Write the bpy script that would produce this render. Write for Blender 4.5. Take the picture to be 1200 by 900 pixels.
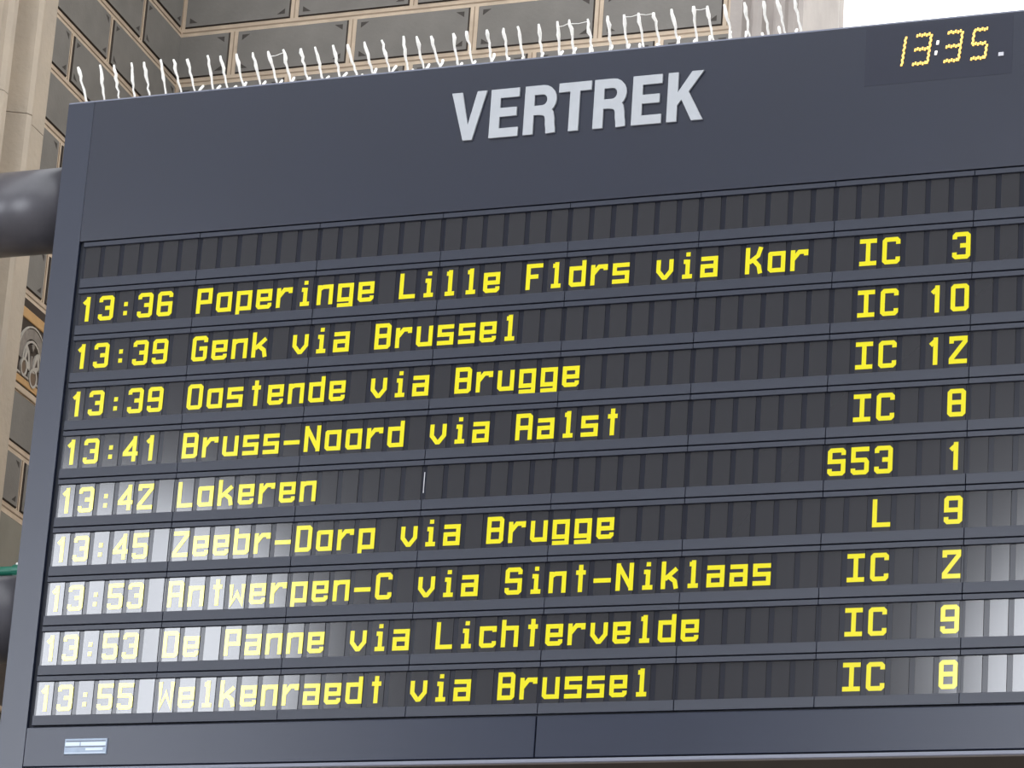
import bpy, bmesh, math, random
from mathutils import Vector, Matrix

# ---------------------------------------------------------------- scene reset
for o in list(bpy.data.objects):
    bpy.data.objects.remove(o, do_unlink=True)
scene = bpy.context.scene
COL = scene.collection
rng = random.Random(7)

# ---------------------------------------------------------------- camera
cam_data = bpy.data.cameras.new('camera')
cam_data.sensor_width = 36.0
cam_data.lens = 4250.0 / 1200.0 * 36.0
cam_data.clip_end = 200
cam = bpy.data.objects.new('camera', cam_data)
COL.objects.link(cam)
r_ = Vector((0.92254133, 0.38013517, 0.06644355))
d_ = Vector((-0.05628184, 0.30287769, -0.9513661))
f_ = Vector((-0.38177198, 0.87393498, 0.3008119))
CAM = Vector((6.48773878, -10.84990957, 1.61436101))
cam.matrix_world = Matrix(((r_.x, -d_.x, -f_.x, CAM.x), (r_.y, -d_.y, -f_.y, CAM.y),
                           (r_.z, -d_.z, -f_.z, CAM.z), (0, 0, 0, 1)))
scene.camera = cam

# ---------------------------------------------------------------- sky and exposure
SKY = 2.5
WINDOW_LIGHT = 9.0
world = bpy.data.worlds.new('overcast_sky')
scene.world = world
world.use_nodes = True
bg = world.node_tree.nodes['Background']
bg.inputs[0].default_value = (0.95, 0.98, 1.0, 1)
bg.inputs[1].default_value = SKY
vs = scene.view_settings
vs.view_transform = 'Standard'
vs.look = 'None'
vs.exposure = 0.2
vs.gamma = 1.0
vs.use_curve_mapping = False

# ---------------------------------------------------------------- materials
MATS = {}


def mat(name, col, rough=0.5, metal=0.0, ior=1.45, var=0.0, vscale=8.0, emit=None, estr=0.0,
        bump=0.0, bscale=60.0, col2=None, coat=0.0, stretch=None):
    m = bpy.data.materials.new(name)
    m.use_nodes = True
    nt = m.node_tree
    b = nt.nodes['Principled BSDF']
    b.inputs['Base Color'].default_value = (*col, 1)
    b.inputs['Roughness'].default_value = rough
    b.inputs['Metallic'].default_value = metal
    b.inputs['IOR'].default_value = ior
    if coat:
        b.inputs['Coat Weight'].default_value = coat
        b.inputs['Coat Roughness'].default_value = 0.12
    if emit:
        b.inputs['Emission Color'].default_value = (*emit, 1)
        b.inputs['Emission Strength'].default_value = estr
    if var or bump:
        tc = nt.nodes.new('ShaderNodeTexCoord')
        mp = nt.nodes.new('ShaderNodeMapping')
        nt.links.new(tc.outputs['Object'], mp.inputs[0])
        if stretch:
            mp.inputs['Scale'].default_value = stretch
    if var:
        n = nt.nodes.new('ShaderNodeTexNoise')
        n.inputs['Scale'].default_value = vscale
        n.inputs['Detail'].default_value = 6
        nt.links.new(mp.outputs[0], n.inputs['Vector'])
        mr = nt.nodes.new('ShaderNodeMapRange')
        mr.inputs[1].default_value = 0.3
        mr.inputs[2].default_value = 0.7
        nt.links.new(n.outputs[0], mr.inputs[0])
        mix = nt.nodes.new('ShaderNodeMix')
        mix.data_type = 'RGBA'
        c2 = col2 or tuple(c * (1 - var) for c in col)
        mix.inputs[6].default_value = (*col, 1)
        mix.inputs[7].default_value = (*c2, 1)
        nt.links.new(mr.outputs[0], mix.inputs[0])
        nt.links.new(mix.outputs[2], b.inputs['Base Color'])
    if bump:
        n2 = nt.nodes.new('ShaderNodeTexNoise')
        n2.inputs['Scale'].default_value = bscale
        n2.inputs['Detail'].default_value = 5
        nt.links.new(mp.outputs[0], n2.inputs['Vector'])
        bp = nt.nodes.new('ShaderNodeBump')
        bp.inputs['Strength'].default_value = bump
        bp.inputs['Distance'].default_value = 0.01
        nt.links.new(n2.outputs[0], bp.inputs['Height'])
        nt.links.new(bp.outputs[0], b.inputs['Normal'])
    MATS[name] = m
    return m


mat('board_panel', (0.004, 0.008, 0.025), rough=0.23, ior=1.78, var=0.10, vscale=3.0)
mat('board_frame', (0.010, 0.015, 0.035), rough=0.32, ior=1.55, var=0.10, vscale=3.0)
mat('module_strip', (0.011, 0.015, 0.031), rough=0.36, ior=1.48, var=0.12, vscale=5.0)
mat('lower_panel', (0.012, 0.017, 0.037), rough=0.27, ior=1.42, var=0.10, vscale=3.0)
mat('module_back', (0.013, 0.0145, 0.023), rough=0.16, ior=1.48)
mat('cell_glass', (0.025, 0.0255, 0.031), rough=0.11, ior=1.75)
mat('character_yellow', (0.40, 0.36, 0.01), rough=0.12, ior=1.75, emit=(1.0, 0.90, 0.005), estr=0.34)
mat('groove_black', (0.010, 0.012, 0.020), rough=0.7)
mat('letter_white', (0.38, 0.395, 0.42), rough=0.4, var=0.06, vscale=30)
mat('clock_window', (0.006, 0.009, 0.025), rough=0.21, ior=1.78)
mat('led_orange', (0.8, 0.5, 0.1), emit=(1.0, 0.62, 0.14), estr=1.1)
mat('led_white', (0.8, 0.8, 0.8), emit=(1.0, 0.95, 0.85), estr=0.7)
mat('sensor_grey', (0.5, 0.5, 0.54), rough=0.4)
mat('underside', (0.012, 0.012, 0.020), rough=0.45, ior=1.15)
mat('lip_metal', (0.17, 0.18, 0.23), rough=0.4)
mat('plate_silver', (0.30, 0.37, 0.48), rough=0.35, var=0.15, vscale=40)
mat('plate_print', (0.58, 0.66, 0.76), rough=0.4)
mat('spike_white', (0.86, 0.84, 0.80), rough=0.6, var=0.08, vscale=120)
mat('pipe_paint', (0.085, 0.082, 0.095), rough=0.33, var=0.18, vscale=14)
mat('green_paint', (0.012, 0.13, 0.085), rough=0.35)
mat('clip_white', (0.75, 0.76, 0.74), rough=0.35)
mat('wall_band', (0.66, 0.53, 0.40), rough=0.85, var=0.22, vscale=14, bump=0.15)
mat('wall_band_line', (0.33, 0.25, 0.18), rough=0.9)
mat('block_grey', (0.21, 0.196, 0.178), rough=0.8, var=0.16, vscale=7, bump=0.1)
mat('block_outline', (0.045, 0.034, 0.027), rough=0.9)
mat('block_mark', (0.075, 0.065, 0.058), rough=0.9, var=0.3, vscale=60)
mat('band_orange', (0.55, 0.335, 0.15), rough=0.8, var=0.15, vscale=30)
mat('band_cream', (0.55, 0.44, 0.33), rough=0.8, var=0.12, vscale=30)
mat('frieze_grey', (0.27, 0.235, 0.205), rough=0.8, var=0.35, vscale=45)
mat('frieze_light', (0.46, 0.42, 0.37), rough=0.8, var=0.15, vscale=60)
mat('frieze_dark', (0.05, 0.036, 0.028), rough=0.9)
mat('frieze_brown', (0.16, 0.11, 0.075), rough=0.9)
mat('wall_olive', (0.26, 0.245, 0.205), rough=0.85, var=0.2, vscale=5)
mat('added_dark', (0.05, 0.04, 0.038), rough=0.5, var=0.3, vscale=6)  # dark tone of the added panel low on the left wall
mat('stone', (0.50, 0.42, 0.33), rough=0.85, var=0.20, vscale=6, bump=0.25, bscale=35, col2=(0.43, 0.365, 0.295))
mat('stone_pale', (0.42, 0.375, 0.345), rough=0.85, var=0.2, vscale=6, bump=0.2, bscale=40)
mat('hall_plaster', (0.18, 0.17, 0.16), rough=0.9, var=0.15, vscale=0.8)
mat('hall_floor', (0.22, 0.20, 0.18), rough=0.5, var=0.2, vscale=1.5)
mat('mullion', (0.06, 0.06, 0.06), rough=0.6)
mat('daylit_pane', (0.8, 0.8, 0.8), emit=(0.88, 0.92, 1.0), estr=WINDOW_LIGHT)
g = bpy.data.materials.new('clear_pane')
g.use_nodes = True
nt = g.node_tree
nt.nodes.clear()
o_ = nt.nodes.new('ShaderNodeOutputMaterial')
tr = nt.nodes.new('ShaderNodeBsdfTransparent')
gl = nt.nodes.new('ShaderNodeBsdfGlossy')
gl.inputs['Roughness'].default_value = 0.05
mx = nt.nodes.new('ShaderNodeMixShader')
mx.inputs[0].default_value = 0.05
nt.links.new(tr.outputs[0], mx.inputs[1])
nt.links.new(gl.outputs[0], mx.inputs[2])
nt.links.new(mx.outputs[0], o_.inputs[0])
MATS['clear_pane'] = g


# ---------------------------------------------------------------- helpers
class MB:
    """collects quads / boxes, then links them as one mesh object"""

    def __init__(s):
        s.v, s.f, s.m = [], [], []

    def face(s, pts, mi=0):
        k = len(s.v)
        s.v += [tuple(p) for p in pts]
        s.f.append(tuple(range(k, k + len(pts))))
        s.m.append(mi)

    def box(s, x0, x1, y0, y1, z0, z1, mi=0):
        k = len(s.v)
        s.v += [(x, y, z) for x in (x0, x1) for y in (y0, y1) for z in (z0, z1)]
        for q in ((0, 1, 3, 2), (4, 6, 7, 5), (0, 4, 5, 1), (2, 3, 7, 6), (0, 2, 6, 4), (1, 5, 7, 3)):
            s.f.append(tuple(k + i for i in q))
            s.m.append(mi)

    def chamfer_plate(s, x0, x1, z0, z1, yb, yf, c, mi=0, side=None):
        """plate facing -y with chamfered front edges"""
        sd = mi if side is None else side
        B = [(x0, yb, z0), (x1, yb, z0), (x1, yb, z1), (x0, yb, z1)]
        M_ = [(x0, yf + c, z0), (x1, yf + c, z0), (x1, yf + c, z1), (x0, yf + c, z1)]
        T = [(x0 + c, yf, z0 + c), (x1 - c, yf, z0 + c), (x1 - c, yf, z1 - c), (x0 + c, yf, z1 - c)]
        s.face(T, mi)
        for i in range(4):
            j = (i + 1) % 4
            s.face((M_[i], M_[j], T[j], T[i]), sd)
            s.face((B[i], B[j], M_[j], M_[i]), sd)
        s.face(B[::-1], sd)

    def prism(s, poly, y0, y1, mi=0):
        """poly in (x, z) -> solid between y0 (front) and y1 (back)"""
        k = len(s.v)
        n = len(poly)
        s.v += [(x, y0, z) for x, z in poly] + [(x, y1, z) for x, z in poly]
        s.f.append(tuple(k + i for i in range(n)))
        s.m.append(mi)
        s.f.append(tuple(k + n + i for i in reversed(range(n))))
        s.m.append(mi)
        for i in range(n):
            j = (i + 1) % n
            s.f.append((k + i, k + n + i, k + n + j, k + j))
            s.m.append(mi)

    def stroke(s, pts, w, y0, y1, closed=False, mi=0):
        """thick polyline with mitred joins in the xz plane"""
        n = len(pts)
        P = [Vector(p) for p in pts]
        Lp, Rp = [], []
        for i in range(n):
            a = P[i] - P[i - 1] if (i > 0 or closed) else None
            b = P[(i + 1) % n] - P[i] if (i < n - 1 or closed) else None
            if a is not None:
                a = a.normalized()
            if b is not None:
                b = b.normalized()
            if a is None:
                a = b
            if b is None:
                b = a
            na = Vector((-a.y, a.x))
            nb = Vector((-b.y, b.x))
            m = (na + nb)
            if m.length < 1e-6:
                m = na
            m.normalize()
            k = min(1.0 / max(m.dot(na), 0.35), 1.8)
            Lp.append(P[i] + m * k * w / 2)
            Rp.append(P[i] - m * k * w / 2)
        rngs = range(n if closed else n - 1)
        for i in rngs:
            j = (i + 1) % n
            q = [Rp[i], Rp[j], Lp[j], Lp[i]]
            s.face([(p.x, y0, p.y) for p in q], mi)
            s.face([(Rp[i].x, y1, Rp[i].y), (Rp[j].x, y1, Rp[j].y), (Rp[j].x, y0, Rp[j].y), (Rp[i].x, y0, Rp[i].y)], mi)
            s.face([(Lp[j].x, y1, Lp[j].y), (Lp[i].x, y1, Lp[i].y), (Lp[i].x, y0, Lp[i].y), (Lp[j].x, y0, Lp[j].y)], mi)
        if not closed:
            for i in (0, n - 1):
                s.face([(Rp[i].x, y0, Rp[i].y), (Lp[i].x, y0, Lp[i].y), (Lp[i].x, y1, Lp[i].y), (Rp[i].x, y1, Rp[i].y)], mi)

    def tube(s, path, radii, n=8, mi=0):
        k0 = len(s.v)
        m = len(path)
        for i, p in enumerate(path):
            p = Vector(p)
            a = Vector(path[max(i - 1, 0)])
            b = Vector(path[min(i + 1, m - 1)])
            t = (b - a).normalized()
            u = t.cross(Vector((0, 1, 0.01)))
            if u.length < 1e-4:
                u = t.cross(Vector((1, 0, 0)))
            u.normalize()
            w = t.cross(u)
            for j in range(n):
                an = 2 * math.pi * j / n
                q = p + (u * math.cos(an) + w * math.sin(an)) * radii[i]
                s.v.append(tuple(q))
        for i in range(m - 1):
            for j in range(n):
                jj = (j + 1) % n
                s.f.append((k0 + i * n + j, k0 + i * n + jj, k0 + (i + 1) * n + jj, k0 + (i + 1) * n + j))
                s.m.append(mi)
        s.f.append(tuple(k0 + j for j in reversed(range(n))))
        s.m.append(mi)
        s.f.append(tuple(k0 + (m - 1) * n + j for j in range(n)))
        s.m.append(mi)

    def mesh(s, name, mats, smooth=False):
        me = bpy.data.meshes.new(name)
        me.from_pydata(s.v, [], s.f)
        for mm in ([mats] if isinstance(mats, str) else mats):
            me.materials.append(MATS[mm])
        me.polygons.foreach_set('material_index', s.m)
        if smooth:
            me.polygons.foreach_set('use_smooth', [True] * len(s.f))
        bm = bmesh.new()
        bm.from_mesh(me)
        bmesh.ops.recalc_face_normals(bm, faces=bm.faces)
        bm.to_mesh(me)
        bm.free()
        me.update()
        return me


def link(name, me, parent=None, loc=(0, 0, 0), rotz=0.0):
    o = bpy.data.objects.new(name, me)
    COL.objects.link(o)
    o.location = loc
    if rotz:
        o.rotation_euler = (0, 0, rotz)
    if parent is not None:
        o.parent = parent
    return o


def build(name, mb, mats, parent=None, loc=(0, 0, 0), rotz=0.0, smooth=False):
    return link(name, mb.mesh(name, mats, smooth), parent, loc, rotz)


def tag(o, label=None, cat=None, group=None, kind=None):
    if label:
        o['label'] = label
    if cat:
        o['category'] = cat
    if group:
        o['group'] = group
    if kind:
        o['kind'] = kind
    return o


# ================================================================ THE HALL
CORNER = Vector((-1.16, 2.6, 0.0))
ROT_L = math.atan2(0.9917, -0.1284)      # left wall frame: x runs away from the viewer, -y faces the hall
TOPZ = 10.5

# floor
m = MB()
m.box(-18.5, 13.5, -18.5, 6.0, -0.2, 0.0)
tag(build('floor', m, 'hall_floor'), 'worn stone floor of the station hall', 'floor', kind='structure')

# back wall, with the tall window opening to the right of the fluted pilaster
m = MB()
m.box(-1.16, 1.56, 2.6, 3.05, 0, TOPZ)
m.box(1.56, 5.5, 2.6, 3.05, 0, 5.0)
m.box(1.56, 5.5, 2.6, 3.05, 9.9, TOPZ)
m.box(5.5, 13.0, 2.6, 3.05, 0, TOPZ)
wall_back = build('wall_back', m, 'wall_band')
tag(wall_back, 'back wall of grey blocks with tan bands behind the departure board', 'wall', kind='structure')

m = MB()
m.box(-3.1, 0.0, 0.0, 1.4, 0, TOPZ)
wall_left = build('wall_left', m, 'wall_band', loc=CORNER, rotz=ROT_L)
tag(wall_left, 'side wall of grey blocks and painted frieze left of the board', 'wall', kind='structure')


def block_mesh(w, h, ring=(1, 1, 1, 1), tri=(1, 1, 1, 1)):
    """grey block facing -y, origin at its lower left; ring = dark edge on left, right, bottom, top; tri = marks bl br tr tl"""
    e = 0.006
    b = MB()
    yb, yf = 0.004, -0.006
    x0, x1 = (e if ring[0] else 0.0), w - (e if ring[1] else 0.0)
    z0, z1 = (e if ring[2] else 0.0), h - (e if ring[3] else 0.0)
    b.face([(x0, yf, z0), (x1, yf, z0), (x1, yf, z1), (x0, yf, z1)], 0)
    O = [(0, yb, 0), (w, yb, 0), (w, yb, h), (0, yb, h)]
    I = [(x0, yf, z0), (x1, yf, z0), (x1, yf, z1), (x0, yf, z1)]
    for i in range(4):
        j = (i + 1) % 4
        b.face([O[i], O[j], I[j], I[i]], 1)
    a, c = 0.040, 0.027
    ix, iz = 0.026, 0.022
    yt = yf - 0.0006
    if w > 0.2:
        if tri[0]:
            b.face([(ix, yt, iz), (ix + a, yt, iz), (ix, yt, iz + c)], 2)
        if tri[1]:
            b.face([(w - ix, yt, iz), (w - ix, yt, iz + c), (w - ix - a, yt, iz)], 2)
        if tri[2]:
            b.face([(w - ix, yt, h - iz), (w - ix - a, yt, h - iz), (w - ix, yt, h - iz - c)], 2)
        if tri[3]:
            b.face([(ix, yt, h - iz), (ix, yt, h - iz - c), (ix + a, yt, h - iz)], 2)
    return b.mesh('stone_block', ['block_grey', 'block_outline', 'block_mark'])


BLOCKS = {}
HB = 0.019          # half width of a joint band


def put_block(parent, x0, x1, z0, z1, gl=1, gr=1, y=0.0, ring=(1, 1, 1, 1), tri=(1, 1, 1, 1)):
    """x0..x1 between joint centre lines; gl / gr = leave a band on that side"""
    a = x0 + (HB if gl else 0)
    b = x1 - (HB if gr else 0)
    key = (round(b - a, 3), round(z1 - z0, 3), ring, tri)
    if key not in BLOCKS:
        BLOCKS[key] = block_mesh(b - a, z1 - z0 - 2 * HB, ring, tri)
    return link('stone_block', BLOCKS[key], parent, (a, y, z0 + HB))


COURSES = [8.035 + 0.2485 * k for k in range(-8, 7)]
# --- blocks of the back wall (parent frame: world axes)
cl = MB()
for k, z in enumerate(COURSES):
    if z > 9.6 or z < 7.0:
        continue
    odd = (k - 8) % 2 == 0          # the course that starts with a joint in the corner
    z1 = z + 0.2485
    if odd:
        xs = [-1.16] + [-0.5855 + 0.592 * i for i in range(4)]
    else:
        xs = [-1.16] + [-0.8815 + 0.5945 * i for i in range(5)]
    xs = [x for x in xs if x < 1.50] + [1.545]
    for i in range(len(xs) - 1):
        first = (i == 0)
        wrap = first and not odd
        put_block(wall_back, xs[i], xs[i + 1], z, z1, gl=0 if wrap else 1, gr=1, y=2.598,
                  ring=(0, 1, 1, 1) if wrap else (1, 1, 1, 1), tri=(0, 1, 1, 0) if wrap else (1, 1, 1, 1))
        if not (wrap and i == 0):
            cl.box(xs[i] - 0.0022, xs[i] + 0.0022, 2.5975, 2.602, z + HB, z1 - HB)
    cl.box(-1.15, 1.55, 2.5975, 2.602, z - 0.0025, z + 0.0025)
build('joint_line', cl, 'wall_band_line', wall_back)

# --- blocks of the left wall (x = -distance from the corner)
cl = MB()
for k, z in enumerate(COURSES):
    if z < 6.25:
        continue
    odd = (k - 8) % 2 == 0
    z1 = z + 0.2485
    ss = [0.0, 0.805, 1.55, 2.3] if odd else [0.0, 0.463, 1.203, 1.94]
    for i in range(len(ss) - 1):
        wrap = (i == 0 and not odd)
        s1 = min(ss[i + 1], 1.70)
        if ss[i] > 1.6:
            continue
        put_block(wall_left, -s1, -ss[i], z, z1, gl=1, gr=0 if wrap else 1, y=-0.002,
                  ring=(1, 0, 1, 1) if wrap else (1, 1, 1, 1), tri=(1, 0, 0, 1) if wrap else (1, 1, 1, 1))
        if i > 0:
            cl.box(-ss[i] - 0.0022, -ss[i] + 0.0022, -0.0025, 0.002, z + HB, z1 - HB)
    cl.box(-1.64, 0.0, -0.0025, 0.002, z - 0.0025, z + 0.0025)

# lower panel courses below the frieze: plain slab, then a banded panel
b = MB()
b.chamfer_plate(-1.66, -0.02, 5.668, 5.878, 0.004, -0.006, 0.005, 0, 1)
build('stone_block', b, ['block_grey', 'block_outline'], wall_left)
put_block(wall_left, -1.66, -1.222, 5.396, 5.645, y=-0.002)
put_block(wall_left, -1.222, -0.62, 5.396, 5.645, y=-0.002)
cl.box(-1.2242, -1.2198, -0.0025, 0.002, 5.415, 5.626)
cl.box(-1.64, 0.0, -0.0025, 0.002, 5.6435, 5.6485)
cl.box(-1.64, 0.0, -0.0025, 0.002, 5.3935, 5.3985)
build('joint_line', cl, 'wall_band_line', wall_left)
b = MB()
b.chamfer_plate(-1.66, -0.0, 4.81, 5.368, 0.004, -0.008, 0.004, 0, 1)
build('plaster_field', b, ['wall_olive', 'block_outline'], wall_left)
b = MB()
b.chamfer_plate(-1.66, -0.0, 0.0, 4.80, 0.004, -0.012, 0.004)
dark_panel = build('added_dark_panel', b, 'added_dark', wall_left)  # made-up panel that darkens the wall below the lower support pipe
b = MB()
b.chamfer_plate(-1.66, -0.0, 4.585, 4.605, 0.0, -0.03, 0.004)
build('wall_moulding', b, 'band_cream', wall_left)

# --- painted frieze on the left wall: two orange bands, arches and rosettes
b = MB()
b.chamfer_plate(-1.66, 0.0, 5.885, 6.276, 0.004, -0.003, 0.002)
build('frieze_ground', b, 'frieze_dark', wall_left)
for z0, z1, mt in ((6.192, 6.236, 'band_orange'), (5.918, 5.948, 'band_orange'), (5.884, 5.910, 'band_cream'),
                   (5.954, 5.964, 'frieze_light')):
    b = MB()
    b.chamfer_plate(-1.66, 0.0, z0, z1, 0.0, -0.008, 0.002)
    build('frieze_band', b, mt, wall_left)


def ellipse(cx, cz, rx, rz, n=20, a0=0.0, a1=2 * math.pi):
    full = abs(a1 - a0 - 2 * math.pi) < 1e-6
    k = n if full else n + 1
    return [(cx + rx * math.cos(a0 + (a1 - a0) * i / n), cz + rz * math.sin(a0 + (a1 - a0) * i / n)) for i in range(k)]


def frieze_unit(cx):
    r = MB()                               # broad arch
    r.stroke(ellipse(cx, 6.02, 0.125, 0.13, 14, 0, math.pi), 0.042, -0.009, 0.0, mi=0)
    build('frieze_arch', r, 'frieze_grey', wall_left)
    r = MB()
    r.stroke(ellipse(cx, 6.02, 0.094, 0.097, 14, 0, math.pi), 0.009, -0.011, 0.0, mi=0)
    r.stroke(ellipse(cx, 6.02, 0.152, 0.158, 14, 0.2, math.pi - 0.2), 0.007, -0.011, 0.0, mi=0)
    build('arch_line', r, 'frieze_light', wall_left)
    for sgn in (-1, 1):                    # leaves
        r = MB()
        r.prism([(cx + sgn * 0.008, 5.992), (cx + sgn * 0.034, 6.07), (cx + sgn * 0.066, 6.094), (cx + sgn * 0.078, 6.03),
                 (cx + sgn * 0.052, 5.997)], -0.010, 0.0)
        r.prism([(cx + sgn * 0.036, 6.022), (cx + sgn * 0.050, 6.060), (cx + sgn * 0.060, 6.030)], -0.0106, -0.009, mi=1)
        build('frieze_leaf', r, ['frieze_light', 'frieze_dark'], wall_left)
    r = MB()
    r.prism([(cx, 6.075), (cx + 0.014, 6.10), (cx, 6.12), (cx - 0.014, 6.10)], -0.010, 0.0)
    r.prism([(cx - 0.016, 5.99), (cx + 0.016, 5.99), (cx + 0.006, 6.06), (cx - 0.006, 6.06)], -0.010, 0.0)
    build('frieze_bud', r, 'frieze_grey', wall_left)
    for k, (dx, dz, rx, rz) in enumerate(((0.028, 5.994 - 0.022, 0.036, 0.036), (-0.075, 5.99, 0.028, 0.034))):
        r = MB()
        r.prism(ellipse(cx + dx, dz, rx, rz, 18), -0.0095, 0.0, mi=1)
        r.stroke(ellipse(cx + dx, dz, rx, rz, 18), 0.010, -0.012, 0.0, closed=True)
        build('frieze_rosette', r, ['frieze_light', 'frieze_brown'], wall_left)


for cx in (-1.57, -1.262, -0.952, -0.642):
    frieze_unit(cx)

# --- fluted pilaster standing on the left wall
prof = [(1.642, 0.0), (1.642, 0.12), (1.795, 0.12), (1.806, 0.112), (1.813, 0.128), (1.835, 0.152), (1.862, 0.16), (1.885, 0.148),
        (1.902, 0.105), (1.918, 0.060), (1.945, 0.028), (1.98, 0.018), (2.01, 0.028), (2.033, 0.070), (2.045, 0.12), (2.055, 0.135),
        (2.085, 0.15), (2.12, 0.15), (2.145, 0.135), (2.152, 0.118), (2.18, 0.12)]
prof = prof + [(4.60 - s, h) for s, h in reversed(prof)]


def extrude_profile(pr, z0, z1, back):
    b = MB()
    n = len(pr)
    for i in range(n - 1):
        (s0, h0), (s1, h1) = pr[i], pr[i + 1]
        b.face([(s0, h0, z0), (s1, h1, z0), (s1, h1, z1), (s0, h0, z1)])
    for z in (z0, z1):
        b.face([(s, h, z) for s, h in pr])
    b.face([(pr[-1][0], pr[-1][1], z0), (pr[0][0], pr[0][1], z0), (pr[0][0], pr[0][1], z1), (pr[-1][0], pr[-1][1], z1)])
    return b


trim1 = link('trim_1', None, None, CORNER, ROT_L)
tag(trim1, 'moulded cream stone pilaster on the left wall behind the support pipes', 'pilaster', kind='structure')
for z0, z1 in ((0.0, 2.4), (2.403, 4.74), (4.743, 6.872), (6.875, TOPZ)):
    b = extrude_profile([(-s, -h) for s, h in prof], z0, z1, 0)
    build('pilaster_stone', b, 'stone', trim1)

# --- fluted pilaster beside the tall window
pr2 = [(1.545, 2.6), (1.545, 2.5), (1.60, 2.5), (1.612, 2.52), (1.625, 2.535), (1.64, 2.52), (1.648, 2.5), (1.672, 2.49), (1.69, 2.5),
       (1.70, 2.525), (1.725, 2.545), (1.745, 2.53), (1.752, 2.5), (1.775, 2.49), (1.79, 2.5), (1.80, 2.52), (1.82, 2.53), (1.84, 2.52),
       (1.85, 2.5), (1.873, 2.5), (1.873, 3.04)]
trim2 = link('trim_2', None, None, (0, 0, 0))
tag(trim2, 'grey fluted pilaster at the jamb of the bright window', 'pilaster', kind='structure')
for z0, z1 in ((5.0, 7.3), (7.303, TOPZ)):
    b = MB()
    for i in range(len(pr2) - 1):
        (xa, ya), (xb, yb_) = pr2[i], pr2[i + 1]
        b.face([(xa, ya, z0), (xb, yb_, z0), (xb, yb_, z1), (xa, ya, z1)])
    for z in (z0, z1):
        b.face([(x, y, z) for x, y in pr2] + [(1.545, 3.04, z)])
    b.face([(1.873, 3.04, z0), (1.545, 3.04, z0), (1.545, 3.04, z1), (1.873, 3.04, z1)])
    b.face([(1.545, 3.04, z0), (1.545, 2.6, z0), (1.545, 2.6, z1), (1.545, 3.04, z1)])
    build('pilaster_stone', b, 'stone_pale', trim2)

# --- the bright window of the back wall
w1 = link('window_1', None, None, (3.7, 2.95, 5.0))
tag(w1, 'tall bright window in the back wall behind the board clock', 'window', kind='structure')
b = MB()
b.box(-1.82, 1.80, -0.004, 0.004, 0.0, 4.9)
build('pane', b, 'clear_pane', w1)

# --- the rest of the hall, behind and beside the viewer: windows with flat elliptical arches
ARCHES = [(-14.1, -8.1, 2.4, 9.3, 10.95), (-1.75, 4.9, 2.4, 8.9, 10.45)]     # x0, x1, sill, spring, crown
HALL_Y0, HALL_Y1 = -18.4, -18.0


def arch_points(x0, x1, spring, crown, n=24):
    cx, a_ = (x0 + x1) / 2, (x1 - x0) / 2
    return [(cx - a_ * math.cos(math.pi * i / n), spring + (crown - spring) * math.sin(math.pi * i / n)) for i in range(n + 1)]


m = MB()
m.box(-18.5, ARCHES[0][0], HALL_Y0, HALL_Y1, 0, 17)
m.box(ARCHES[0][1], ARCHES[1][0], HALL_Y0, HALL_Y1, 0, 17)
m.box(ARCHES[1][1], 13.5, HALL_Y0, HALL_Y1, 0, 17)
for k, (x0, x1, sill, spring, crown) in enumerate(ARCHES):
    ztop = 17
    m.box(x0, x1, HALL_Y0, HALL_Y1, 0, sill)
    pts = arch_points(x0, x1, spring, crown)
    for (xa, za), (xb, zb2) in zip(pts[:-1], pts[1:]):
        m.prism([(xa, za), (xb, zb2), (xb, ztop), (xa, ztop)], HALL_Y0, HALL_Y1)
tag(build('wall_front', m, 'hall_plaster'), 'plain hall wall with tall arched windows facing the board', 'wall', kind='structure')
for k, (x0, x1, sill, spring, crown) in enumerate(ARCHES):
    cx = (x0 + x1) / 2
    w = link('window_%d_offscreen' % (k + 2), None, None, (cx, -18.2, sill))
    tag(w, 'tall daylit arched hall window facing the lower %s of the board' % ('left corner' if k == 0 else 'right corner'), 'window', kind='structure')
    b = MB()
    b.prism([(x - cx, z - sill) for x, z in arch_points(x0, x1, spring, crown)] + [(x1 - cx, 0.0), (x0 - cx, 0.0)], -0.01, 0.01)
    build(('window_pane_left_offscreen', 'window_pane_right_offscreen')[k], b, 'daylit_pane', w)
    hw = (x1 - x0) / 2
    for x in (-hw / 3, hw / 3):
        b = MB()
        b.box(x - 0.06, x + 0.06, 0.02, 0.12, 0, spring - sill + (crown - spring) * 0.93)
        build('mullion', b, 'mullion', w)
m = MB()
m.box(-18.5, -0.95, -0.55, -0.45, 0, TOPZ)
tag(build('wall_side_left', m, 'hall_plaster'), 'plain hall wall left of the moulded pilaster', 'wall', kind='structure')
m = MB()
m.box(-18.5, -18.3, -18.0, -0.55, 0, 12)
tag(build('wall_far_left', m, 'hall_plaster'), 'plain end wall of the hall far left of the board', 'wall', kind='structure')
m = MB()
m.box(13.3, 13.5, -18.0, 2.6, 0, 12)
tag(build('wall_right', m, 'hall_plaster'), 'plain end wall of the hall right of the board', 'wall', kind='structure')

# ================================================================ SUPPORT PIPES
PY = 0.18


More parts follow.
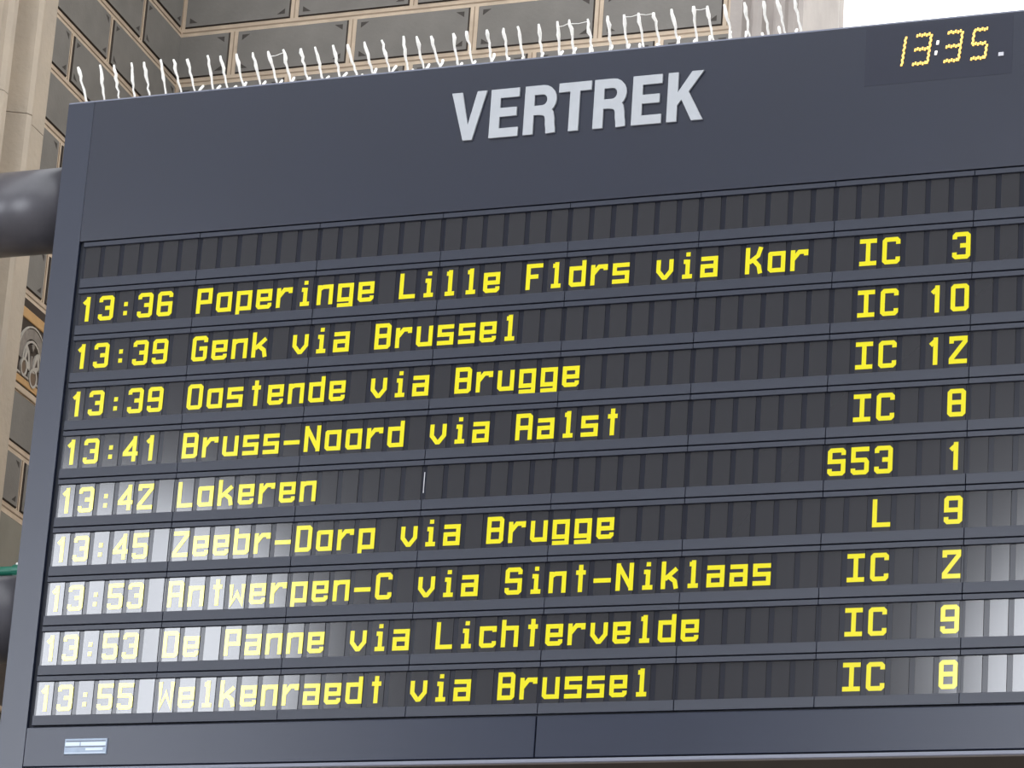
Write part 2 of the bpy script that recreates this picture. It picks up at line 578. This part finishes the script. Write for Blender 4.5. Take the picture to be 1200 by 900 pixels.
def pipe(name, zc, r, label):
    x_end = -0.655
    root = link(name, None, None, (x_end, PY, zc))
    tag(root, label, 'pipe', 'support pipes of the departure board')
    b = MB()
    b.tube([(0.0, 0, 0), (-0.128 - x_end, 0, 0)], [r, r], n=40)
    o = build('tube', b, 'pipe_paint', root, smooth=True)
    b = MB()
    b.tube([(0.0, 0, 0), (0.025, 0, 0)], [r + 0.05, r + 0.05], n=40)
    f = build('wall_flange', b, 'pipe_paint', root)
    for i in range(8):
        an = math.pi * (i + 0.5) / 4
        b = MB()
        b.tube([(0.02, (r + 0.027) * math.cos(an), (r + 0.027) * math.sin(an)),
                (0.04, (r + 0.027) * math.cos(an), (r + 0.027) * math.sin(an))], [0.012, 0.012], n=6)
        build('bolt', b, 'lip_metal', f)
    return root


pipe('support_pipe', 6.206, 0.160, 'thick dark steel support pipe beside the board heading')
pipe('support_pipe', 4.628, 0.160, 'thick dark steel support pipe under the thin green pipe')
gp = link('conduit_pipe', None, None, (-0.60, PY, 4.8105))
tag(gp, 'thin green pipe with white clip running along the lower support pipe', 'pipe')
b = MB()
b.tube([(0.0, 0, 0), (0.30, 0, 0.0), (0.470, 0, 0.0)], [0.018] * 3, n=14)
build('tube', b, 'green_paint', gp, smooth=True)
for x in (0.05, 0.375):
    b = MB()
    b.tube([(x - 0.022, 0, 0.001), (x + 0.022, 0, 0.001)], [0.0225] * 2, n=14)
    b.box(x - 0.02, x + 0.02, -0.012, 0.012, -0.0205, 0.006)
    build('clip', b, ['green_paint'], gp)
    b = MB()
    b.tube([(x - 0.012, -0.004, 0.023), (x + 0.012, -0.004, 0.023)], [0.007, 0.007], n=8)
    tag(build('clip_screw', b, 'clip_white', gp), 'white clip screw')

# ================================================================ DEPARTURE BOARD
U = 0.08
ROW = 0.18097
ZH = 6.0                  # lower edge of the heading panel
BX0, BX1 = -0.126, 3.966
BZ0, BZ1 = 4.026, 6.556
board = link('departure_board', None, None, (1.92, 0.0, BZ0))
tag(board, 'dark blue-grey departure board with yellow train times under white VERTREK heading', 'departure board')
BO = Vector((1.92, 0.0, BZ0))


def bpart(name, mb, mats, smooth=False):
    """part given in world coordinates"""
    mb.v = [(x - BO.x, y - BO.y, z - BO.z) for x, y, z in mb.v]
    return build(name, mb, mats, board, smooth=smooth)


b = MB()
b.box(BX0, BX1, 0.016, 0.36, BZ0 + 0.004, BZ1)
bpart('housing', b, 'groove_black')
b = MB()
b.box(BX0 + 0.003, BX1 - 0.003, 0.005, 0.357, BZ0 + 0.0005, BZ0 + 0.006)
bpart('underside_panel', b, 'underside')
b = MB()
b.box(BX0, BX1, 0.003, 0.362, BZ1 - 0.003, BZ1 + 0.003)
bpart('top_cover', b, 'lip_metal')
for xa, xb in ((BX0, -0.0163), (3.8563, BX1)):
    b = MB()
    b.chamfer_plate(xa, xb, BZ0 + 0.002, BZ1 - 0.003, 0.02, 0.0, 0.0008)
    bpart('side_frame', b, 'board_frame')
b = MB()
b.chamfer_plate(-0.0155, 3.8555, ZH + 0.001, BZ1 - 0.003, 0.02, 0.0, 0.0008)
bpart('heading_panel', b, 'board_panel')
for xa, xb in ((-0.0155, 1.9185), (1.9215, 3.8555)):
    b = MB()
    b.chamfer_plate(xa, xb, 4.0445, 4.1845, 0.02, 0.0, 0.002)
    bpart('lower_panel', b, 'lower_panel')
b = MB()
b.chamfer_plate(-0.0155, 3.8555, BZ0 - 0.001, 4.0395, 0.02, -0.004, 0.003)
bpart('bottom_lip', b, 'lip_metal')

# --- heading letters
LZ, LH = 6.263, 0.183
YF, YB = -0.008, 0.002


def letter(x0, fn):
    b = MB()
    fn(b)
    b.v = [(x + x0, y, z + LZ) for x, y, z in b.v]
    return bpart('letter', b, 'letter_white')


def L_V(b):
    w = 0.135
    b.prism([(0, LH), (0.040, LH), (0.0685, 0.058), (0.098, LH), (w, LH), (0.088, 0), (0.053, 0)], YF, YB)


def L_E(b):
    b.prism([(0, 0), (0.110, 0), (0.110, 0.034), (0.037, 0.034), (0.037, 0.078), (0.101, 0.078), (0.101, 0.111), (0.037, 0.111),
             (0.037, 0.149), (0.108, 0.149), (0.108, LH), (0, LH)], YF, YB)


def L_T(b):
    b.prism([(0, LH), (0, 0.149), (0.043, 0.149), (0.043, 0), (0.080, 0), (0.080, 0.149), (0.122, 0.149), (0.122, LH)], YF, YB)


def L_R(b):
    w = 0.035
    b.stroke([(0.0185, 0), (0.0185, LH)], 0.037, YF, YB)
    arc = [(0.068 + 0.035 * math.sin(t), 0.1275 + 0.038 * math.cos(t)) for t in [math.pi * i / 10 for i in range(11)]]
    b.stroke([(0.03, 0.1655)] + arc + [(0.03, 0.0895)], w, YF + 0.0001, YB)
    b.stroke([(0.05, 0.0895), (0.078, 0.086), (0.094, 0.074), (0.0985, 0.055), (0.0995, 0.035), (0.1025, 0.018), (0.1035, 0.0)], w, YF + 0.0002, YB)


def L_K(b):
    b.prism([(0, 0), (0.037, 0), (0.037, 0.060), (0.052, 0.080), (0.091, 0), (0.133, 0), (0.077, 0.108), (0.130, LH), (0.087, LH),
             (0.037, 0.108), (0.037, LH), (0, LH)], YF, YB)


for x0, fn in ((1.443, L_V), (1.595, L_E), (1.725, L_R), (1.853, L_T), (1.987, L_R), (2.130, L_E), (2.260, L_K)):
    letter(x0, fn)

# --- clock
b = MB()
b.chamfer_plate(2.965, 3.478, 6.332, 6.545, 0.004, -0.0006, 0.0005)
clock = bpart('clock_window', b, 'clock_window')
SEG = {'1': 'bc', '3': 'abgcd', '5': 'afgcd'}


def clock_digit(ch, x, z, w, h, lean):
    b = MB()
    YA, YZ = -0.0045, -0.001

    def P(u, v):
        return (x + u * w + lean * v, z + v * h)

    def dots_h(v):
        for i in range(6):
            px, pz = P(0.06 + 0.80 * i / 5, v)
            t = (0.0022 if i % 2 else -0.0010)
            b.prism([(px - 0.0030, pz - 0.0055 + t), (px + 0.0022, pz - 0.0055 + t), (px + 0.0036, pz + 0.0045 + t), (px - 0.0016, pz + 0.0045 + t)], YA, YZ)

    def line_v(u, v0, v1):
        p0, p1 = P(u, v0), P(u, v1)
        n = 6
        for i in range(n):
            a, c = i / n, (i + 1) / n
            jx = 0.0012 if i % 2 else -0.0012
            xa, za = p0[0] + (p1[0] - p0[0]) * a + jx, p0[1] + (p1[1] - p0[1]) * a
            xc, zc = p0[0] + (p1[0] - p0[0]) * c + jx, p0[1] + (p1[1] - p0[1]) * c
            b.prism([(xa - 0.0032, za), (xa + 0.0032, za), (xc + 0.0032, zc - 0.0008), (xc - 0.0032, zc - 0.0008)], YA, YZ)

    for s_ in SEG[ch]:
        if s_ == 'a':
            dots_h(1.0)
        elif s_ == 'g':
            dots_h(0.52)
        elif s_ == 'd':
            dots_h(0.03)
        elif s_ == 'b':
            line_v(1.0, 0.50, 1.0)
        elif s_ == 'c':
            line_v(1.0, 0.0, 0.48)
        elif s_ == 'f':
            line_v(0.0, 0.52, 1.0)
    b.v = [(p[0] - BO.x, p[1] - BO.y, p[2] - BO.z) for p in b.v]
    return build('clock_digit', b, 'led_orange', clock)


for ch, x, w in (('1', 3.046, 0.050), ('3', 3.132, 0.053), ('3', 3.241, 0.052), ('5', 3.334, 0.050)):
    clock_digit(ch, x, 6.394, w, 0.106, 0.012)
b = MB()
for cx, cz in ((3.2195, 6.467), (3.2145, 6.430)):
    b.prism([(cx - 0.005 - BO.x, cz - 0.007 - BZ0), (cx + 0.003 - BO.x, cz - 0.007 - BZ0), (cx + 0.005 - BO.x, cz + 0.007 - BZ0),
             (cx - 0.003 - BO.x, cz + 0.007 - BZ0)], -0.0045, -0.001)
build('clock_colon', b, 'led_white', clock)
b = MB()
b.prism([(3.430 - BO.x, 6.397 - BZ0), (3.448 - BO.x, 6.397 - BZ0), (3.449 - BO.x, 6.410 - BZ0), (3.431 - BO.x, 6.410 - BZ0)], -0.0045, -0.001)
build('light_sensor', b, 'sensor_grey', clock)

# --- maker's plate
b = MB()
b.chamfer_plate(0.146, 0.314, 4.084, 4.140, 0.001, -0.005, 0.002)
plate = bpart('maker_plate', b, 'plate_silver')
b = MB()
b.box(0.150 - BO.x, 0.207 - BO.x, -0.0060, -0.0045, 4.114 - BZ0, 4.127 - BZ0)
b.box(0.212 - BO.x, 0.310 - BO.x, -0.0060, -0.0045, 4.114 - BZ0, 4.127 - BZ0)
build('plate_band', b, 'plate_print', plate)
b = MB()
b.box(0.150 - BO.x, 0.310 - BO.x, -0.0060, -0.0045, 4.087 - BZ0, 4.0895 - BZ0)
build('plate_band', b, 'plate_print', plate)
b = MB()
b.box(0.232 - BO.x, 0.300 - BO.x, -0.0060, -0.0045, 4.098 - BZ0, 4.106 - BZ0)
build('plate_band', b, 'plate_print', plate)

b = MB()
b.box(0.152 - BO.x, 0.308 - BO.x, -0.0058, -0.0045, 4.130 - BZ0, 4.1325 - BZ0)
b.box(0.150 - BO.x, 0.310 - BO.x, -0.0058, -0.0045, 4.1105 - BZ0, 4.1125 - BZ0)
build('plate_rule', b, 'board_frame', plate)

# --- display modules: rows of six character cells
GW, GH = 0.0613, 0.0942
UX = GW / 5.0
UZ = GH / 7.67
SW = 1.24                       # stroke width in glyph units
l, c, r, bt, t, md, xt = 0.62, 2.5, 4.38, 0.62, 7.05, 3.84, 5.42
q = 0.42                        # corner cut
G = {
    '0': [([(l + q, bt), (r - q, bt), (r, bt + q), (r, t - q), (r - q, t), (l + q, t), (l, t - q), (l, bt + q)], 1)],
    '1': [([(2.75, 0), (2.75, 7.67)], 0), ([(1.35, 5.55), (2.6, 6.7)], 0)],
    '2': [([(l, 5.7), (l, t), (r, t), (r, t - 0.9), (l, bt + 0.7), (l, bt), (r + 0.6, bt)], 0)],
    '3': [([(l, 5.75), (l, t - q), (l + q, t), (r - q, t), (r, t - q), (r, bt + q), (r - q, bt), (l + q, bt), (l, bt + q), (l, 1.95)], 0), ([(2.15, md), (r, md)], 0)],
    '4': [([(3.75, 0), (3.75, 7.67)], 0), ([(3.9, 6.9), (0.55, 2.5)], 0), ([(0.1, 2.35), (5.0, 2.35)], 0)],
    '5': [([(r + 0.6, t), (l, t), (l, md + 0.2), (r - q, md + 0.2), (r, md - q), (r, bt + q), (r - q, bt), (l + q, bt), (l, bt + q), (l, 1.75)], 0)],
    '6': [([(r, 5.8), (r, t - q), (r - q, t), (l + q, t), (l, t - q), (l, bt + q), (l + q, bt), (r - q, bt), (r, bt + q), (r, md), (1.2, md)], 0)],
    '8': [([(l + q, bt), (r - q, bt), (r, bt + q), (r, t - q), (r - q, t), (l + q, t), (l, t - q), (l, bt + q)], 1), ([(l, md + 0.1), (r, md + 0.1)], 0)],
    '9': [([(l, 1.95), (l, bt + q), (l + q, bt), (r - q, bt), (r, bt + q), (r, t - q), (r - q, t), (l + q, t), (l, t - q), (l, md), (3.8, md)], 0)],
    ':': [([(2.5, 1.15), (2.5, 2.45)], 0), ([(2.5, 3.95), (2.5, 5.25)], 0)],
    '-': [([(0.0, 3.05), (5.0, 3.05)], 0)],
    'P': [([(l, 0), (l, t), (r, t), (r, md - 0.4), (1.2, md - 0.4)], 0)],
    'L': [([(l, 7.67), (l, bt), (r + 0.6, bt)], 0)],
    'F': [([(l, 0), (l, t), (r + 0.6, t)], 0), ([(l, md), (3.7, md)], 0)],
    'G': [([(r, 5.7), (r, t - q), (r - q, t), (l + q, t), (l, t - q), (l, bt + q), (l + q, bt), (r - q, bt), (r, bt + q), (r, md), (2.4, md)], 0)],
    'B': [([(l, bt), (r - q, bt), (r, bt + q), (r, t - q), (r - q, t), (l, t)], 1), ([(l, md + 0.1), (r, md + 0.1)], 0)],
    'S': [([(r, 5.7), (r, t - q), (r - q, t), (l + q, t), (l, t - q), (l, md + 0.1), (r, md + 0.1), (r, bt + q), (r - q, bt), (l + q, bt), (l, bt + q), (l, 1.95)], 0)],
    'N': [([(l, 0), (l, 7.67)], 0), ([(r, 0), (r, 7.67)], 0), ([(l + 0.1, 6.9), (r - 0.1, 0.9)], 0)],
    'A': [([(l, 0), (l, t), (r - q, t), (r, t - q), (r, 0)], 0), ([(l, md - 0.3), (r, md - 0.3)], 0)],
    'Z': [([(0, t), (r, t), (r, t - 0.7), (l, bt + 0.7), (l, bt), (r + 0.6, bt)], 0)],
    'D': [([(l, bt), (r - q, bt), (r, bt + q), (r, t - q), (r - q, t), (l, t)], 1)],
    'K': [([(l, 0), (l, 7.67)], 0), ([(1.1, 3.3), (3.6, 5.2), (r, 7.67)], 0), ([(2.3, 4.0), (3.9, 2.2), (r, 0)], 0)],
    'C': [([(r, 5.65), (r, t - q), (r - q, t), (l + q, t), (l, t - q), (l, bt + q), (l + q, bt), (r - q, bt), (r, bt + q), (r, 2.0)], 0)],
    'I': [([(c, bt), (c, t)], 0), ([(0.1, bt), (4.9, bt)], 0), ([(0.1, t), (4.9, t)], 0)],
    'W': [([(l, 7.67), (l + 0.15, 0.35), (c, 4.4), (r - 0.15, 0.35), (r, 7.67)], 0)],
    'o': [([(l, bt + q), (l + q, bt), (r, bt), (r, xt), (l + 0.1, xt), (l, xt - 0.1)], 1)],
    'p': [([(l, -1.25), (l, xt), (r, xt), (r, bt), (1.2, bt)], 0)],
    'e': [([(r, 1.75), (r, bt + q), (r - q, bt), (l + q, bt), (l, bt + q), (l, xt), (r, xt), (r, 3.0), (1.2, 3.0)], 0)],
    'r': [([(l, 0), (l, xt + 0.6)], 0), ([(l, 3.2), (2.4, xt), (r, xt), (r, 4.3)], 0)],
    'i': [([(2.7, 0.3), (2.7, xt + 0.1)], 0), ([(1.2, bt), (4.1, bt)], 0), ([(1.5, xt - 0.45), (2.7, xt - 0.45)], 0), ([(2.75, 6.5), (2.75, 7.67)], 0)],
    'l': [([(2.7, 0.3), (2.7, 7.67)], 0), ([(1.2, bt), (4.1, bt)], 0), ([(1.5, 6.65), (2.7, 6.65)], 0)],
    'n': [([(l, 0), (l, xt + 0.6)], 0), ([(l, 4.75), (1.8, xt), (r, xt), (r, 0)], 0)],
    'g': [([(l, 1.15), (r, 1.15), (r, xt), (l, xt)], 1), ([(r, 1.3), (r, -0.62), (0.1, -0.62)], 0)],
    's': [([(r + 0.6, xt), (l, xt), (l, 3.1), (r, 3.1), (r, bt), (0.0, bt)], 0)],
    'a': [([(0.1, xt), (r, xt), (r, bt), (l, bt), (l, 3.2), (3.8, 3.2)], 0)],
    'u': [([(l, xt + 0.6), (l, bt + q), (l + q, bt), (r, bt), (r, xt + 0.6)], 0)],
    'v': [([(l, xt + 0.6), (l, 2.7), (2.2, 0.75), (2.8, 0.75), (r, 2.7), (r, xt + 0.6)], 0)],
    'd': [([(r, 7.67), (r, bt), (l + q, bt), (l, bt + q), (l, xt), (3.8, xt)], 0)],
    'k': [([(l, 0), (l, 7.67)], 0), ([(1.1, 2.7), (r, 5.6)], 0), ([(2.2, 3.4), (3.9, 2.1), (r, 0)], 0)],
    't': [([(2.7, 0), (2.7, 7.67)], 0), ([(1.3, 5.5), (4.1, 5.5)], 0)],
    'w': [([(l, xt + 0.6), (l + 0.15, 0.35), (c, 3.4), (r - 0.15, 0.35), (r, xt + 0.6)], 0)],
    'c': [([(r, 4.4), (r, xt), (l, xt), (l, bt + q), (l + q, bt), (r - q, bt), (r, bt + q), (r, 1.8)], 0)],
    'h': [([(l, 0), (l, 7.67)], 0), ([(l, xt - 0.1), (r, xt - 0.1), (r, 0)], 0)],
    'b': [([(l, 7.67), (l, bt), (r - q, bt), (r, bt + q), (r, xt), (1.2, xt)], 0)],
}
G['O'] = G['0']
GLYPH = {}


def glyph_mesh(ch):
    if ch not in GLYPH:
        b = MB()
        for i, (pts, closed) in enumerate(G[ch]):
            b.stroke(pts, SW, -0.0010 - 0.00004 * i, 0.0, closed=bool(closed))
        b.v = [(x * UX - GW / 2, y, z * UZ) for x, y, z in b.v]
        GLYPH[ch] = b.mesh('character', 'character_yellow')
    return GLYPH[ch]


ROWS = [('', '', '', ''),
        ('13:36', 'Poperinge Lille Fldrs via Kor', ' IC', '3'),
        ('13:39', 'Genk via Brussel', ' IC', '10'),
        ('13:39', 'Oostende via Brugge', ' IC', '12'),
        ('13:41', 'Bruss-Noord via Aalst', ' IC', '8'),
        ('13:42', 'Lokeren', 'S53', '1'),
        ('13:45', 'Zeebr-Dorp via Brugge', '  L', '9'),
        ('13:53', 'Antwerpen-C via Sint-Niklaas', ' IC', '2'),
        ('13:53', 'De Panne via Lichtervelde', ' IC', '9'),
        ('13:55', 'Welkenraedt via Brussel', ' IC', '8')]
TEXT = []
for tm, dest, ty, trk in ROWS:
    s = [' '] * 48
    for i, ch in enumerate(tm):
        s[i] = ch
    for i, ch in enumerate(dest):
        s[6 + i] = ch
    for i, ch in enumerate(ty):
        s[36 + i] = ch
    for i, ch in enumerate(trk.rjust(2)):
        s[40 + i] = ch
    TEXT.append(s)

CW = 0.766 * U                     # cell width
WT, WB = 0.112, 0.792              # window top / bottom as fractions of a row
MW, MH = 6 * U, ROW
REC = 0.010                        # recess of the cells behind the strips
mb = MB()
hw, hh = MW / 2 - 0.0006, MH / 2
zt = hh - 0.0019
zb_ = -hh + 0.0019
mb.chamfer_plate(-hw, hw, hh - WT * MH, zt, 0.012, 0.0, 0.0012, 0)           # thin strip over the window
mb.chamfer_plate(-hw, hw, zb_, hh - WB * MH, 0.012, 0.0, 0.0012, 0)          # broad strip below it
mb.box(-hw, hw, REC, 0.0125, hh - WB * MH, hh - WT * MH, 1)                   # dark backing between the cells
MODULE = mb.mesh('display_module', ['module_strip', 'module_back'])
cb = MB()
ch_ = (WB - WT) * MH
cb.chamfer_plate(-CW / 2, CW / 2, -ch_ / 2, ch_ / 2, 0.003, 0.0, 0.0006)
CELL = cb.mesh('glass_cell', 'cell_glass')

# the 300 cells that show largest are single parts, the others one part
cells = []
for rI in range(10):
    for cI in range(48):
        p = Vector(((cI + 0.5) * U, 0, ZH - (rI + 0.5) * ROW))
        cells.append(((p - CAM).length + (100 if cI > 44 else 0), rI, cI))
cells.sort()
SINGLE = set((a, c2) for _, a, c2 in cells[:300])
rest = MB()

for rI in range(10):
    for k in range(8):
        mo = link('display_module', MODULE, board, (MW * (k + 0.5) - BO.x, 0.003, ZH - (rI + 0.5) * ROW - BZ0))
        tilt_x = math.radians(rng.uniform(-0.12, 0.12))
        tilt_z = math.radians(rng.uniform(-0.18, 0.18))
        if (rI, k) in ((5, 0), (6, 0), (7, 0), (8, 0)):
            tilt_z = math.radians(-0.25)
        mo.rotation_euler = (tilt_x, 0, tilt_z)
        Mm = Matrix.Translation(mo.location) @ mo.rotation_euler.to_matrix().to_4x4()
        for i in range(6):
            cI = 6 * k + i
            x = (i + 0.5) * U - MW / 2
            zc = hh - (WT + WB) / 2 * MH
            jx, jz = math.radians(rng.uniform(-0.07, 0.07)), math.radians(rng.uniform(-0.07, 0.07))
            if (rI, cI) in SINGLE:
                co = link('glass_cell', CELL, mo, (x, REC - 0.0025, zc))
                co.rotation_euler = (jx, 0, jz)
            else:
                L = Mm @ Matrix.Translation((x, REC - 0.0025, zc)) @ Matrix.Rotation(jz, 4, 'Z') @ Matrix.Rotation(jx, 4, 'X')
                k0 = len(rest.v)
                for v in CELL.vertices:
                    rest.v.append(tuple(L @ v.co))
                for f in CELL.polygons:
                    rest.f.append(tuple(k0 + vi for vi in f.vertices))
                    rest.m.append(0)
            chx = TEXT[rI][cI]
            if chx != ' ':
                zbase = hh - 0.706 * MH
                go = link('character', glyph_mesh(chx), mo, (x, REC - 0.0027, zbase))
ro = build('glass_cells', rest, 'cell_glass', board)
ro['kind'] = 'stuff'

b = MB()
b.box(1.4395, 1.4420, 0.0095, 0.0115, 4.978, 5.052)
bpart('scuff_mark', b, 'sensor_grey')

# ================================================================ BIRD SPIKES ON TOP
SP = [(-0.065, -0.095, 6.694), (0.008, -0.003, 6.695), (0.072, 0.057, 6.689), (0.134, 0.13, 6.69), (0.198, 0.184, 6.687), (0.266, 0.252, 6.691),
      (0.33, 0.306, 6.686), (0.388, 0.363, 6.682), (0.461, 0.447, 6.688), (0.522, 0.5, 6.682), (0.586, 0.566, 6.683), (0.653, 0.633, 6.681),
      (0.722, 0.695, 6.68), (0.78, 0.756, 6.681), (0.846, 0.828, 6.678), (0.908, 0.885, 6.678), (0.976, 0.957, 6.678), (1.043, 1.015, 6.675),
      (1.109, 1.082, 6.679), (1.173, 1.15, 6.679), (1.244, 1.236, 6.686), (1.307, 1.288, 6.679), (1.371, 1.345, 6.675), (1.441, 1.431, 6.677),
      (1.499, 1.483, 6.679), (1.569, 1.562, 6.677), (1.632, 1.626, 6.677), (1.696, 1.68, 6.678), (1.764, 1.76, 6.679), (1.83, 1.831, 6.682),
      (1.888, 1.876, 6.684), (1.955, 1.946, 6.68), (2.024, 2.021, 6.683), (2.087, 2.082, 6.682), (2.148, 2.136, 6.683), (2.209, 2.193, 6.678),
      (2.278, 2.259, 6.684), (2.344, 2.34, 6.687), (2.407, 2.391, 6.683), (2.473, 2.453, 6.682), (2.538, 2.526, 6.682), (2.605, 2.597, 6.68),
      (2.668, 2.643, 6.688), (2.723, 2.708, 6.674)]
SPZ = BZ1 + 0.004
strip = link('bird_spike_strip', None, None, (1.32, 0.05, SPZ))
tag(strip, 'row of dusty white bird spikes along the top of the departure board', 'bird spikes')
SO = Vector((1.32, 0.05, SPZ))
b = MB()
b.box(-0.09 - SO.x, 2.75 - SO.x, -0.03, 0.05, 0.0, 0.004)
build('base_strip', b, 'spike_white', strip)
for i, (bx, tx, tz) in enumerate(SP):
    p0, p1 = Vector((bx, 0.03, SPZ + 0.002)), Vector((tx, -0.015, tz))
    path, rad = [], []
    n = 9
    lump = rng.uniform(0.5, 0.95)
    for k in range(n):
        u = k / (n - 1)
        p = p0.lerp(p1, u)
        w = 0.0030 if 0 < k < n - 1 else 0.0
        p = p + Vector((rng.uniform(-w, w), rng.uniform(-w, w), 0))
        path.append(p - SO)
        rad.append(0.0036 + 0.0016 * u + 0.0026 * math.exp(-((u - lump) / 0.10) ** 2) + rng.uniform(-0.0007, 0.0009))
    rad[-1] *= 0.7
    b = MB()
    b.tube(path, rad, n=7)
    build('spike', b, 'spike_white', strip, smooth=True)
    if i >= 7:                                   # spikes that lean back: only their clotted tips show
        h = 0.092 + 0.026 * rng.random() + (0.008 if i > 20 else 0)
        q0 = Vector((bx - 0.03, 0.07, SPZ + 0.002))
        q1 = q0 + Vector((rng.uniform(-0.065, -0.040), 0.15, h))
        b = MB()
        pts, rad = [], []
        for k in range(6):
            u = k / 5
            pts.append(q0.lerp(q1, u) + Vector((rng.uniform(-0.002, 0.002), 0, 0)) - SO)
            rad.append(0.0032 + 0.0052 * u ** 4)
        rad[-1] *= 0.6
        b.tube(pts, rad, n=7)
        build('spike', b, 'spike_white', strip, smooth=True)
for i, j, d in ((29, 30, -0.02), (30, 31, -0.015), (33, 34, -0.008), (34, 35, -0.004), (37, 38, -0.012), (12, 13, -0.02)):
    a = Vector((SP[i][1], -0.012, SP[i][2] + d))
    e = Vector((SP[j][1], -0.012, SP[j][2] + d * 0.6))
    mid = (a + e) / 2 + Vector((0, 0, -0.004))
    b = MB()
    b.tube([a - SO, mid - SO, e - SO], [0.0016, 0.0011, 0.0016], n=5)
    build('web_strand', b, 'spike_white', strip)
